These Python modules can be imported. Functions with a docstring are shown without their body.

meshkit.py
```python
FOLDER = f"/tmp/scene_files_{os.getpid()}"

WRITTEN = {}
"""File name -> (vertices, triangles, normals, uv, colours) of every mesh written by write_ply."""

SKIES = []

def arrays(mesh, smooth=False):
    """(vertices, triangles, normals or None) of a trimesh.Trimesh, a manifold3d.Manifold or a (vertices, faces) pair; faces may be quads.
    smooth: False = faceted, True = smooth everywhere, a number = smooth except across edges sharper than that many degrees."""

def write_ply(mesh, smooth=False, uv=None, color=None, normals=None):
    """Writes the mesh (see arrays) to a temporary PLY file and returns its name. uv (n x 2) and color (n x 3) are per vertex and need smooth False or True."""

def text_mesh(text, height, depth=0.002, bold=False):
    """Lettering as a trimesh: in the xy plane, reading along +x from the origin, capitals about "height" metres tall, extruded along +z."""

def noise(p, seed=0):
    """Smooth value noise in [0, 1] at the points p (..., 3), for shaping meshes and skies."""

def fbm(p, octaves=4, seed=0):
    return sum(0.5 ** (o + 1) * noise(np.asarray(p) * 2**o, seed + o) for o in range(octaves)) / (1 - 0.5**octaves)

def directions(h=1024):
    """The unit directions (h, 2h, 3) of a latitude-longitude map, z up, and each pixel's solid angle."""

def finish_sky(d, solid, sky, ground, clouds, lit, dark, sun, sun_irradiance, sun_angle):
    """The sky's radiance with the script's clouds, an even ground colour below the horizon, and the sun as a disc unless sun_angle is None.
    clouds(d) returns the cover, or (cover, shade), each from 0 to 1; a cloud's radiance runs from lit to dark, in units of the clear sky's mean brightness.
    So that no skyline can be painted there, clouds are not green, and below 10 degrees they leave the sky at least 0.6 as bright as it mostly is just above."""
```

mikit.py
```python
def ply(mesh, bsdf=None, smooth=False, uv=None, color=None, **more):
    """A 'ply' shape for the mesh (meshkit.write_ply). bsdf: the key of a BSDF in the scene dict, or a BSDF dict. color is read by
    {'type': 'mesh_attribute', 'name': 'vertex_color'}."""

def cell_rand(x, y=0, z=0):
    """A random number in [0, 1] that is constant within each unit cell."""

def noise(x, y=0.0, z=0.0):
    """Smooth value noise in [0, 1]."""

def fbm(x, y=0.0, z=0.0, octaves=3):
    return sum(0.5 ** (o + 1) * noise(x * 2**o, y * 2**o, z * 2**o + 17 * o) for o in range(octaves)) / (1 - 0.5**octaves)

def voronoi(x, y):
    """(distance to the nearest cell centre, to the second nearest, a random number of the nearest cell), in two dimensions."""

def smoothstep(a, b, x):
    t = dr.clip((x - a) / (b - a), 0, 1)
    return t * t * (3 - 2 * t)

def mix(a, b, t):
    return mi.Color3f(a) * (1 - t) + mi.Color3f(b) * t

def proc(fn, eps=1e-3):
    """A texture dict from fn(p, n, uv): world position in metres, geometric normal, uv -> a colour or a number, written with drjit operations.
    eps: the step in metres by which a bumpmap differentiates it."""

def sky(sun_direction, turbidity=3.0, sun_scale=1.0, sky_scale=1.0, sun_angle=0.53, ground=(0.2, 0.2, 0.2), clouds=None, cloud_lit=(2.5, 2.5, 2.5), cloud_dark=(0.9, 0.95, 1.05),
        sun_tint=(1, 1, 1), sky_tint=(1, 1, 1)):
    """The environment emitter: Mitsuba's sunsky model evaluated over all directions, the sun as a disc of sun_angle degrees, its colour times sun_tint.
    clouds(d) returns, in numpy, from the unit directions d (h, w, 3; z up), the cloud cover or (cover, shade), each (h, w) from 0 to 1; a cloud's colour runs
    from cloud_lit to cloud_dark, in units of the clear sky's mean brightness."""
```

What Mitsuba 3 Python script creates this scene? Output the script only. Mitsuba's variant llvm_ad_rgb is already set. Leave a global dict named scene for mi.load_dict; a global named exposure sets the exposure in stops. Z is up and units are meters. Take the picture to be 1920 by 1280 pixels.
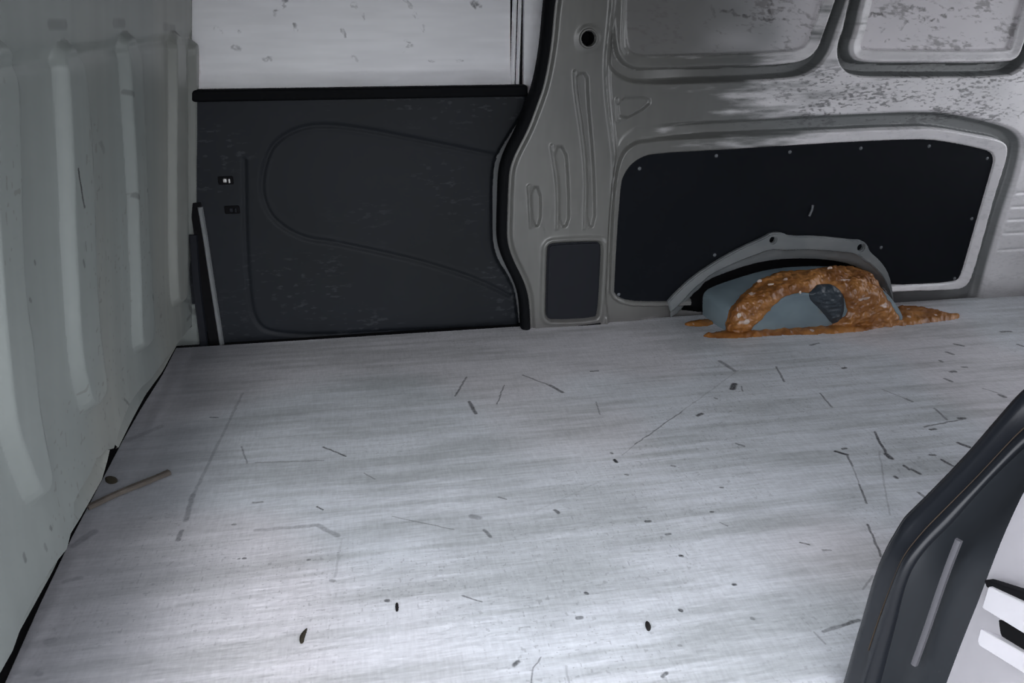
import math, random
import numpy as np, trimesh, shapely
import drjit as dr
import mitsuba as mi
import mikit, meshkit
from mikit import proc, noise, fbm, smoothstep, mix
from scipy.spatial import cKDTree
from shapely.geometry import Polygon, LineString, Point

rng = np.random.default_rng(7)
random.seed(7)

# ------------------------------------------------------------------ camera, sky, exposure
F, CX, CY, EYE = 1497.0, 960.0, 640.0, np.array([0.0, 0.0, 1.0])
_d = np.array([680 - CX, 20 - CY, F]); _d /= np.linalg.norm(_d)
_z = np.cross(_d, [1.0, 0, 0]); _z /= np.linalg.norm(_z)
if _z[1] > 0: _z = -_z
_x = np.cross(_d, _z)
ROT = np.stack([_x, _d, _z])                       # lens axes -> world axes
fwd, up = ROT @ np.array([0, 0, 1.0]), ROT @ np.array([0, -1.0, 0])

exposure = 4.95
SKY = mikit.sky([0.1, -0.75, 0.65], turbidity=4.0, sun_scale=0.0, ground=(0.22, 0.22, 0.22),
                clouds=lambda d: (np.full(d.shape[:2], 0.93), 0.55 * meshkit.fbm(d * 2.5, 4, 3)),
                cloud_lit=(1.25, 1.25, 1.30), cloud_dark=(0.80, 0.82, 0.88))
scene = {
    "type": "scene",
    "camera": {"type": "perspective", "fov_axis": "x", "fov": math.degrees(2 * math.atan(960 / F)),
               "near_clip": 0.05, "far_clip": 200.0,
               "to_world": mi.ScalarTransform4f().look_at(origin=EYE.tolist(), target=(EYE + fwd).tolist(), up=up.tolist())},
    "sky": SKY,
}
labels = {}

WY = 2.48                                            # inner face of the far side wall
# ------------------------------------------------------------------ helpers
def ray(px, py):
    return ROT @ np.array([px - CX, py - CY, F])
def on_y(px, py, y):
    r = ray(px, py); return EYE + r * (y / r[1])
def on_z(px, py, z=0.0):
    r = ray(px, py); return EYE + r * ((z - EYE[2]) / r[2])
BX0, BK = -0.635, 0.15                              # the bulkhead leans: x = BX0 + BK * z
def on_b(px, py):
    r = ray(px, py); t = (BX0 + BK * EYE[2] - EYE[0]) / (r[0] - BK * r[2]); return EYE + r * t

def chaikin(p, n=2, closed=True):
    p = np.asarray(p, float)
    for _ in range(n):
        q = np.roll(p, -1, 0) if closed else p[1:]
        a = p if closed else p[:-1]
        m = np.stack([a * .75 + q * .25, a * .25 + q * .75], 1).reshape(-1, p.shape[1])
        p = m if closed else np.vstack([p[:1], m, p[-1:]])
    return p
def wall(pts, y=WY, n=2, closed=True):
    return chaikin([on_y(a, b, y)[[0, 2]] for a, b in pts], n, closed)
def dense(p, closed=True, step=0.002):
    ls = LineString(np.vstack([p, p[:1]]) if closed else p)
    return np.array([ls.interpolate(s).coords[0] for s in np.arange(0, ls.length, step)])
def sdf(poly, Q):
    d = cKDTree(dense(poly)).query(Q)[0]
    return np.where(shapely.contains_xy(Polygon(poly).buffer(0), Q[:, 0], Q[:, 1]), -d, d)
def ldist(line, Q):
    return cKDTree(dense(line, False)).query(Q)[0]
def sm(a, b, x):
    t = np.clip((x - a) / (b - a), 0, 1); return t * t * (3 - 2 * t)
def lerp(a, b, t): return a + (b - a) * t

def numbered(name):
    k, i = name, 0
    while k in scene:
        i += 1; k = f"{name}_{i:03d}"
    return k
def put(name, mesh, mat, label=None, category=None, group=None, kind=None, smooth=False, key=None):
    k = key or numbered(name)
    scene[k] = mikit.ply(mesh, mat, smooth)
    e = {}
    if label: e["label"] = label
    if category: e["category"] = category
    if group: e["group"] = group
    if kind: e["kind"] = kind
    if e: labels[k] = e
    return k
def meta(key, label, category=None, kind=None, group=None):
    e = {"label": label}
    if category: e["category"] = category
    if kind: e["kind"] = kind
    if group: e["group"] = group
    labels[key] = e
def box(x0, x1, y0, y1, z0, z1, r=0.0):
    if r <= 0:
        m = trimesh.creation.box([x1 - x0, y1 - y0, z1 - z0]); m.apply_translation([(x0 + x1) / 2, (y0 + y1) / 2, (z0 + z1) / 2]); return m
    import manifold3d as m3
    s = [m3.Manifold.sphere(r, 12).translate((x, y, z)) for x in (x0 + r, x1 - r) for y in (y0 + r, y1 - r) for z in (z0 + r, z1 - r)]
    return tri(m3.Manifold.batch_hull(s))
def tri(m):
    m = m.to_mesh(); return trimesh.Trimesh(m.vert_properties[:, :3], m.tri_verts, process=False)
def cat(ms): return trimesh.util.concatenate(ms)
def plate(poly, y_front, thick, bevel=0.003):
    """A plate lying in the wall plane (its outline in x, z), bevelled on the side that faces the load space (smaller y)."""
    poly = Polygon(poly).buffer(0) if not isinstance(poly, Polygon) else poly
    m1 = trimesh.creation.extrude_polygon(poly, thick - bevel, engine="earcut")
    v = np.array(m1.vertices)
    out = np.stack([v[:, 0], y_front + thick - v[:, 2], v[:, 1]], 1)
    a = trimesh.Trimesh(out, m1.faces[:, ::-1], process=False)
    inner = poly.buffer(-bevel, join_style=2)
    res = [a]
    for g in getattr(inner, "geoms", [inner]):
        m2 = trimesh.creation.extrude_polygon(g, bevel, engine="earcut")
        v = np.array(m2.vertices)
        o = np.stack([v[:, 0], y_front + bevel - v[:, 2], v[:, 1]], 1)
        res.append(trimesh.Trimesh(o, m2.faces[:, ::-1], process=False))
    m = cat(res); trimesh.repair.fix_normals(m, multibody=True)
    return m
def loft(curves, closed_u=False):
    """A skin through curves, each (n, 3)."""
    c = np.asarray(curves); a, n = c.shape[:2]
    i, j = np.meshgrid(np.arange(a - 1), np.arange(n - (0 if closed_u else 1)), indexing="ij")
    j2 = (j + 1) % n
    f = np.stack([i * n + j, i * n + j2, (i + 1) * n + j2, (i + 1) * n + j], -1).reshape(-1, 4)
    f = np.vstack([f[:, [0, 1, 2]], f[:, [0, 2, 3]]])
    return trimesh.Trimesh(c.reshape(-1, 3), f, process=False)
def resample(p, n):
    p = np.asarray(p, float); s = np.r_[0, np.cumsum(np.linalg.norm(np.diff(p, axis=0), axis=1))]
    t = np.linspace(0, s[-1], n); return np.stack([np.interp(t, s, p[:, k]) for k in range(p.shape[1])], 1)
def sweep(path, profile, normal_hint):
    """Profile (m, 2) carried along path (n, 3): first coordinate along cross(tangent, hint), second along hint."""
    path = np.asarray(path, float); t = np.gradient(path, axis=0); t /= np.linalg.norm(t, axis=1, keepdims=True)
    h = np.broadcast_to(np.asarray(normal_hint, float), path.shape); h = h - t * (h * t).sum(1, keepdims=True); h /= np.linalg.norm(h, axis=1, keepdims=True)
    b = np.cross(t, h)
    rings = path[:, None] + profile[None, :, :1] * b[:, None] + profile[None, :, 1:] * h[:, None]
    m = loft(rings, closed_u=True)
    caps = []
    for ring, flip in ((rings[0], 1), (rings[-1], 0)):
        c = ring.mean(0); n = len(ring); f = np.stack([np.arange(n), (np.arange(n) + 1) % n, np.full(n, n)], 1)
        caps.append(trimesh.Trimesh(np.vstack([ring, c]), f[:, ::-1] if flip else f, process=False))
    m = cat([m] + caps); trimesh.repair.fix_normals(m); return m
def tube(path, r, n=10):
    a = np.linspace(0, 2 * np.pi, n, endpoint=False); path = np.asarray(path, float)
    t = path[-1] - path[0]; hint = np.cross(t, [0.3, 0.5, 0.8]); 
    return sweep(path, np.stack([np.cos(a), np.sin(a)], 1) * r, hint / np.linalg.norm(hint))

# ------------------------------------------------------------------ materials
def stroke_mask(segs):
    """segs: (ax, ay, bx, by, half width, strength) in metres -> fn(x, y) for worn marks and painted shading."""
    def fn(x, y):
        out = mi.Float(0)
        for ax, ay, bx, by, w, s in segs:
            dx, dy = bx - ax, by - ay; L = dx * dx + dy * dy + 1e-9
            t = dr.clip(((x - ax) * dx + (y - ay) * dy) / L, 0, 1)
            d = dr.sqrt(dr.square(x - ax - t * dx) + dr.square(y - ay - t * dy))
            out = dr.maximum(out, s * (1 - smoothstep(0.45 * w, 1.25 * w, d)))
        return out
    return fn
def two(b): return {"type": "twosided", "bsdf": b}
def mat(name, color, rough=0.5, spec=0.4, metal=0.0, bump=None, bscale=1.0, **kw):
    col = color if isinstance(color, dict) else {"type": "rgb", "value": list(color)}
    b = {"type": "principled", "base_color": col, "roughness": rough, "specular": spec, "metallic": metal, **kw}
    if bump is not None: b = {"type": "bumpmap", "arbitrary": proc(bump), "scale": bscale, "bsdf": b}
    scene[name] = two(b)
    return name

# floor: white painted plywood, worn along the grain, with scuffs and gouges where they lie
FLOOR_MARKS = """875 707 853 742 4 .6;945 722 932 757 3 .55;880 753 892 775 7 .7;607 838 648 855 4 .7;395 782 408 783 5 .6;683 887 703 898 3 .4;
455 737 358 937 5 .28;362 927 348 975 9 .45;334 1012 340 995 8 .5;453 837 463 868 3 .4;480 867 607 863 4 .3;980 703 1030 722 4 .5;1030 722 1055 735 7 .65;
1108 696 1122 695 5 .7;1350 677 1378 695 8 .5;1455 687 1470 715 4 .6;1373 729 1377 720 11 .88;1390 724 1393 733 3 .5;1308 779 1316 775 7 .8;1341 746 1343 747 6 .5;
1190 833 1280 770 3 .5;1280 770 1390 690 3 .18;1167 853 1190 833 2 .3;1153 862 1157 866 7 .85;1147 849 1149 850 6 .6;1580 690 1585 689 6 .8;1537 737 1560 763 3.5 .55;1567 846 1588 852 6 .85;
1580 841 1586 840 6 .7;1520 647 1535 643 5 .6;1118 753 1125 777 3 .4;1380 831 1395 836 5 .5;1260 873 1266 874 6 .5;1173 889 1177 890 5 .5;1351 914 1355 914 5 .6;
1790 645 1805 648 6 .7;1775 660 1786 664 6 .6;1763 676 1766 678 7 .6;1878 622 1894 621 6 .7;1910 646 1922 650 6 .7;1805 688 1812 688 6 .6;1783 697 1790 696 7 .7;
1773 710 1784 715 6 .6;1843 728 1870 736 4 .4;1875 740 1883 744 8 .7;1700 748 1710 752 6 .5;1655 730 1700 748 3 .35;1752 765 1776 787 4 .5;1733 800 1808 785 4 .6;1798 784 1808 784 7 .8;
1745 805 1754 804 6 .7;1797 830 1818 838 7 .8;1640 810 1660 847 5 .75;1662 851 1671 859 9 .85;1745 853 1752 853 7 .6;1767 862 1786 873 6 .8;1695 873 1705 880 6 .7;
1710 880 1725 888 6 .7;1678 893 1681 895 7 .75;1723 923 1732 930 6 .6;1588 852 1598 873 4 .6;1611 908 1625 943 4 .6;1598 873 1611 908 2.5 .35;1627 983 1653 1044 4 .65;1500 1017 1517 1021 4 .6;
1543 1031 1557 1031 5 .5;1609 1162 1580 1172 7 .6;1580 1172 1545 1183 7 .45;1526 1184 1548 1206 4 .3;1618 1105 1636 1079 4 .3;1649 847 1668 965 3 .22;
1275 1042 1279 1042 6 .75;1375 1095 1379 1095 7 .7;1274 1143 1277 1144 7 .75;1097 1111 1100 1112 7 .7;1083 1159 1089 1157 8 .6;1333 959 1337 959 6 .7;1211 977 1218 977 7 .7;1250 1002 1257 1001 6 .6;
1041 956 1047 961 7 .6;963 1247 971 1241 8 .65;1243 1267 1250 1261 8 .6;1014 1233 1000 1252 3 .45;1000 1252 995 1282 3 .45;1273 1209 1276 1209 6 .4;1349 979 1364 986 3 .4;1410 1158 1413 1159 7 .4;
724 1126 728 1126 8 .6;867 1116 905 1128 3.5 .5;621 1088 625 1089 8 .4;577 1049 580 1049 6 .55;447 1047 449 1047 5 .6;457 1047 460 1047 6 .6;479 994 596 984 9 .3;596 984 632 1004 10 .33;
736 968 850 992 3 .35;595 950 606 955 4 .6;908 994 920 1006 7 .5;886 968 896 970 14 .35;935 932 950 936 4 .5;475 942 492 940 5 .5;436 983 440 983 6 .5;205 900 216 902 12 .75;
175 998 138 1022 15 .5;122 1090 150 1083 10 .4;90 1202 100 1200 13 .35;240 825 300 800 14 .4;70 1262 75 1264 10 .4;1700 1000 1690 1010 5 .3;1062 1250 1066 1280 4 .2;640 1010 628 1080 5 .16;1000 960 1130 900 5 .1"""
segs = []
for s in FLOOR_MARKS.replace("\n", "").split(";"):
    a = list(map(float, s.split()))
    p, q = on_z(a[0], a[1]), on_z(a[2], a[3])
    w = np.linalg.norm(p - EYE) / F * a[4] * 0.55
    segs.append((p[0], p[1], q[0], q[1], float(w), a[5]))
floor_mask = stroke_mask(segs)
def floor_color(p, n, uv):
    x, y = p.x, p.y
    wob = 0.022 * (fbm(x * 2.2, y * 2.2, 1.0, 3) - 0.5)
    u, v = x, y - 0.008 * x + wob
    streak = fbm(u * 3.0, v * 48, 3.0, 5)
    broad = fbm(u * 4.0, v * 9, 9.0, 5)
    fine = fbm(u * 26, v * 300, 5.0, 3)
    weave = fbm(u * 300, v * 40, 8.0, 2)
    grit = fbm(x * 120, y * 120, 6.0, 3)
    g = smoothstep(0.36, 0.72, 0.5 * streak + 0.5 * broad)
    c = mix([0.64, 0.64, 0.655], [0.46, 0.465, 0.465], g)
    c = c * (0.74 + 0.26 * fine + 0.14 * weave + 0.14 * grit)
    speck = smoothstep(0.83, 0.90, noise(x * 210, y * 190, 4.0)) * smoothstep(0.40, 0.62, fbm(x * 4, y * 4, 2.0, 2))
    c = mix(c, [0.14, 0.14, 0.145], 0.28 * speck)
    c = mix(c, [0.035, 0.035, 0.04], dr.clip(floor_mask(x + 0.004 * (fbm(x * 60, y * 60, 1.0, 2) - 0.5), y + 0.004 * (fbm(x * 60, y * 60, 5.0, 2) - 0.5)) * (0.85 + 0.5 * noise(x * 260, y * 260)), 0, 1))
    c = c * mix([1.0, 0.985, 1.0], [0.955, 1.0, 1.03], smoothstep(0.4, 0.6, fbm(x * 1.7, y * 1.7, 12.0, 2) + 0.12 * smoothstep(0.5, 1.3, x) - 0.06))
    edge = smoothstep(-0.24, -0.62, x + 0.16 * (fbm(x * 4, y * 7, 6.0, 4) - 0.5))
    depth_shade = smoothstep(1.2, 2.6, y + 0.5 * (fbm(x * 5, y * 12, 7.0, 4) - 0.5)) * 0.36  # light falloff towards the far side, put into the floor colour
    c = mix(c, [0.20, 0.205, 0.215], depth_shade)
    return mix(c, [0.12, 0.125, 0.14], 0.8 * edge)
def floor_bump(p, n, uv): return fbm(p.x * 40, p.y * 160, 2.0, 3)
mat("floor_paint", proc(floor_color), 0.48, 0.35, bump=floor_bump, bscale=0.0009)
mat("floor_edge", (0.10, 0.09, 0.08), 0.8)

BULK_MARKS = "92 46 122 46 12 .30;214 43 234 44 11 .30;308 50 328 54 10 .30;122 318 128 352 4 .8;128 352 136 388 4.5 .85;160 412 161 418 5 .7;163 425 165 445 2.5 .5;155 275 156 284 6 .4;145 100 149 112 6 .45;190 270 195 282 9 .25;240 365 243 371 6 .5;260 357 262 362 5 .5;67 490 68 494 5 .5;58 560 60 564 5 .4;138 455 140 470 4 .3;134 490 137 500 5 .4;227 172 233 178 6 .4;268 555 270 565 5 .4;228 748 236 760 4 .4;40 1040 42 1050 7 .5;75 1022 78 1032 5 .3;88 988 90 992 5 .4;60 1110 66 1100 5 .35;325 60 330 64 7 .5;350 575 357 590 7 .5;340 560 360 570 6 .3;345 600 352 592 5 .35;362 88 363 94 5 .4;18 395 20 402 7 .3"  # the opening strokes paint the shading of dimples above the ribs
bsegs = []
for s in BULK_MARKS.split(";"):
    a = list(map(float, s.split())); p, q = on_b(a[0], a[1]), on_b(a[2], a[3])
    bsegs.append((p[1], p[2], q[1], q[2], float(np.linalg.norm(p - EYE) / F * a[4] * 0.75), a[5]))
bulk_mask = stroke_mask(bsegs)
def bulk_color(p, n, uv):
    b = fbm(p.y * 3.0, p.z * 1.3, 2.0, 3)
    runs = fbm(p.y * 22, p.z * 0.9, 5.0, 3)
    c = mix([0.205, 0.214, 0.198], [0.180, 0.198, 0.190], smoothstep(0.3, 0.7, b)) * (0.92 + 0.16 * runs)
    sp = smoothstep(0.86, 0.93, noise(p.y * 120, p.z * 80, 1.0)) * smoothstep(0.55, 0.75, noise(p.y * 5, p.z * 4, 7.0))
    c = mix(c, [0.12, 0.12, 0.11], 0.5 * sp)
    return mix(c, [0.03, 0.03, 0.03], bulk_mask(p.y + 0.006 * (fbm(p.y * 60, p.z * 60, 2.0, 2) - 0.5), p.z) * (0.75 + 0.4 * noise(p.y * 50, p.z * 50)))
mat("bulkhead_paint", proc(bulk_color), 0.40, 0.45, clearcoat=0.3, clearcoat_gloss=0.85)

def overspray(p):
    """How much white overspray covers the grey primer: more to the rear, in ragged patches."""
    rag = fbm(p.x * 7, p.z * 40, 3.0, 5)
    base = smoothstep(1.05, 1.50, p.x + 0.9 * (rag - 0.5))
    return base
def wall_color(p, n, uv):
    o = overspray(p) * (1 - smoothstep(WY + 0.020, WY + 0.034, p.y))     # white on the proud faces only; grooves keep the primer tone
    prim = mix([0.150, 0.150, 0.138], [0.118, 0.120, 0.114], fbm(p.x * 5, p.z * 4, 1.0, 3)) * (0.94 + 0.12 * fbm(p.x * 70, p.z * 9, 4.0, 2))
    prim = mix(prim, [0.175, 0.185, 0.185], smoothstep(0.9, 1.5, p.x))
    white = mix([0.84, 0.82, 0.83], [0.70, 0.69, 0.70], fbm(p.x * 12, p.z * 12, 6.0, 3))
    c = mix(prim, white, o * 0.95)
    belt = smoothstep(0.62, 0.67, p.z) * (1 - smoothstep(0.80, 0.86, p.z)) * smoothstep(1.05, 1.5, p.x)
    scr = smoothstep(0.50, 0.68, 0.6 * fbm(p.x * 75 + p.z * 50, p.z * 210 - p.x * 20, 2.0, 4) + 0.4 * fbm(p.x * 9, p.z * 34 - p.x * 5, 5.0, 4))
    c = mix(c, [0.07, 0.07, 0.075], 0.75 * scr * (0.15 + 0.85 * belt) * smoothstep(0.9, 1.3, p.x))
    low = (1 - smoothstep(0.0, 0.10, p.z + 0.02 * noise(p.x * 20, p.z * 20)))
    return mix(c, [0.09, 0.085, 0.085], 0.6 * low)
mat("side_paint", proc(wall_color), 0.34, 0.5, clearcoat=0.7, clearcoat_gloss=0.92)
PANEL_MARKS = "1360 20 1400 28 5 .6;1400 28 1440 33 6 .7;1440 33 1470 38 5 .6;1450 8 1456 28 6 .5;1470 38 1492 46 5 .5;1340 10 1350 30 6 .3;1640 28 1665 27 4 .7;1720 12 1750 18 5 .5;1735 28 1745 35 7 .7;1762 35 1785 30 7 .8;1785 30 1800 17 5 .6;1700 55 1712 38 6 .4;1655 60 1668 55 4 .4;1672 78 1677 74 6 .5;1810 18 1818 12 4 .4"
psegs = []
for s in PANEL_MARKS.split(";"):
    a = list(map(float, s.split())); p, q = on_y(a[0], a[1], WY), on_y(a[2], a[3], WY)
    psegs.append((p[0], p[2], q[0], q[2], float(np.linalg.norm(p - EYE) / F * a[4] * 0.55), a[5]))
panel_mask = stroke_mask(psegs)
def panel_color(p, n, uv):
    o = smoothstep(1.05, 1.55, p.x + 0.35 * (fbm(p.x * 4, p.z * 6, 3.0, 3) - 0.5))
    prim = mix([0.16, 0.16, 0.155], [0.20, 0.215, 0.215], smoothstep(0.9, 1.4, p.x))
    c = mix(prim, mix([0.80, 0.765, 0.79], [0.70, 0.68, 0.70], fbm(p.x * 9, p.z * 9, 2.0, 3)), o)
    g = smoothstep(0.52, 0.72, 0.55 * fbm(p.x * 60 + p.z * 40, p.z * 120, 7.0, 4) + 0.45 * fbm(p.x * 9, p.z * 20, 4.0, 3))
    c = mix(c, [0.13, 0.12, 0.12], 0.6 * g)
    return mix(c, [0.04, 0.035, 0.035], panel_mask(p.x + 0.02 * (fbm(p.x * 40, p.z * 40, 1.0, 3) - 0.5), p.z + 0.03 * (fbm(p.x * 40, p.z * 40, 6.0, 3) - 0.5)) * smoothstep(0.2, 0.7, fbm(p.x * 90, p.z * 90, 3.0, 2)))
mat("panel_paint", proc(panel_color), 0.36, 0.5)

DOOR_MARKS = "535 0 520 16 8 .7;520 16 515 26 6 .3;551 48 554 52 8 .7;404 55 412 57 7 .5;448 60 452 61 5 .4;440 90 446 94 8 .4;495 110 508 111 7 .5;660 8 670 10 6 .4;760 2 770 12 6 .4;780 24 783 30 6 .6;790 50 796 60 5 .5;760 75 764 80 6 .7;760 93 770 88 6 .5;642 58 646 66 5 .5;680 24 684 36 4 .3;660 110 668 112 6 .3;805 112 812 114 4 .4;860 113 868 116 4 .4;888 5 895 8 10 .8"
dsegs = []
for s in DOOR_MARKS.split(";"):
    a = list(map(float, s.split())); p, q = on_y(a[0], a[1], 2.62), on_y(a[2], a[3], 2.62)
    dsegs.append((p[0], p[2], q[0], q[2], float(np.linalg.norm(p - EYE) / F * a[4] * 0.6), a[5]))
door_mask = stroke_mask(dsegs)
def door_color(p, n, uv):
    c = mix([0.84, 0.845, 0.855], [0.80, 0.80, 0.835], fbm(p.x * 3, p.z * 4, 2.0, 3)) * (0.94 + 0.12 * fbm(p.x * 8, p.z * 60, 5.0, 2))
    return mix(c, [0.07, 0.07, 0.08], door_mask(p.x + 0.02 * (fbm(p.x * 50, p.z * 50, 1.0, 3) - 0.5), p.z + 0.02 * (fbm(p.x * 50, p.z * 50, 6.0, 3) - 0.5)) * smoothstep(0.25, 0.8, fbm(p.x * 110, p.z * 110, 3.0, 2)) * 1.0)
mat("door_paint", proc(door_color), 0.38, 0.5)
def trim_color(p, n, uv):
    a = fbm(p.x * 4, p.z * 4, 1.0, 3)
    c = mix([0.012, 0.0145, 0.0165], [0.016, 0.019, 0.025], a)
    sc = smoothstep(0.60, 0.8, fbm(p.x * 40, p.z * 110, 3.0, 4)) * smoothstep(0.45, 0.7, fbm(p.x * 4, p.z * 5, 8.0, 2))
    return mix(c, [0.05, 0.055, 0.062], 0.5 * sc)
def grain_bump(p, n, uv): return noise(p.x * 500, p.z * 500, p.y * 500)
mat("trim_plastic", proc(trim_color), 0.6, 0.22)
def board_color(p, n, uv):
    return mix([0.004, 0.0055, 0.008], [0.0065, 0.008, 0.011], fbm(p.x * 6, p.z * 6, 1.0, 3))
mat("board_dark", proc(board_color), 0.7, 0.12)
mat("cover_plastic", (0.011, 0.0125, 0.017), 0.6, 0.22)
mat("black_rubber", (0.0035, 0.004, 0.005), 0.75, 0.12)
mat("near_rubber", (0.010, 0.012, 0.016), 0.33, 0.5)
mat("brown_highlight", (0.060, 0.043, 0.030), 0.6, 0.3)  # colour of the highlight painted along the near seal
mat("screw_steel", (0.13, 0.14, 0.15), 0.45, 0.5, 0.4)
mat("bright_steel", (0.62, 0.62, 0.60), 0.3, 0.5, 0.7)
mat("pale_strip", (0.17, 0.18, 0.185), 0.4, 0.5)
mat("dark_void", (0.008, 0.008, 0.009), 0.9, 0.1)
def flange_color(p, n, uv):
    return mix([0.20, 0.21, 0.21], [0.13, 0.145, 0.15], fbm(p.x * 14, p.z * 22, 2.0, 3))
mat("arch_flange_paint", proc(flange_color), 0.45, 0.45)
def tub_color(p, n, uv):
    a = fbm(p.x * 11, p.z * 16, 2.0, 4)
    c = mix([0.19, 0.245, 0.265], [0.115, 0.155, 0.18], a)
    rust = smoothstep(0.56, 0.72, fbm(p.x * 15, p.z * 15, 7.0, 3)) * smoothstep(1.40, 1.50, p.x)
    return mix(c, [0.16, 0.09, 0.03], 0.55 * rust)
mat("tub_paint", proc(tub_color), 0.35, 0.5)
def seal_color(p, n, uv):
    a = fbm(p.x * 22, p.z * 22, p.y * 22, 4)
    b = fbm(p.x * 40, p.z * 55, p.y * 40, 3)
    c = mix([0.34, 0.145, 0.036], [0.19, 0.070, 0.015], smoothstep(0.32, 0.66, a))
    c = mix(c, [0.10, 0.040, 0.014], 0.5 * smoothstep(0.60, 0.85, b))
    pale = smoothstep(0.82, 0.90, noise(p.x * 38, p.z * 38, p.y * 38))
    return mix(c, [0.55, 0.45, 0.40], 0.75 * pale)
mat("sealant_orange", proc(seal_color), 0.42, 0.5, clearcoat=0.5, clearcoat_gloss=0.8)
def stick_color(p, n, uv): return mix([0.085, 0.074, 0.064], [0.055, 0.047, 0.041], fbm(p.x * 20 + p.y * 60, p.y * 30, 1.0, 3))
mat("stick_wood", proc(stick_color), 0.7, 0.2)
mat("leaf_dark", (0.030, 0.026, 0.018), 0.7, 0.2)
mat("crumb_dark", (0.014, 0.013, 0.013), 0.7, 0.2)
mat("jamb_dark", (0.017, 0.020, 0.024), 0.42, 0.4)
mat("jamb_strip", (0.085, 0.085, 0.095), 0.45, 0.4)
mat("bar_white", (0.66, 0.65, 0.68), 0.35, 0.5)
def jamb_color(p, n, uv):
    return mix([0.35, 0.34, 0.36], [0.30, 0.295, 0.31], fbm(p.x * 10, p.y * 10, p.z * 10, 3))
mat("jamb_paint", proc(jamb_color), 0.32, 0.5)
mat("roof_paint", (0.16, 0.16, 0.155), 0.6)
def ground_color(p, n, uv): return mix([0.20, 0.20, 0.20], [0.26, 0.26, 0.255], fbm(p.x * 3, p.y * 3, 0.0, 4))
mat("asphalt", proc(ground_color), 0.9, 0.2)

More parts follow.
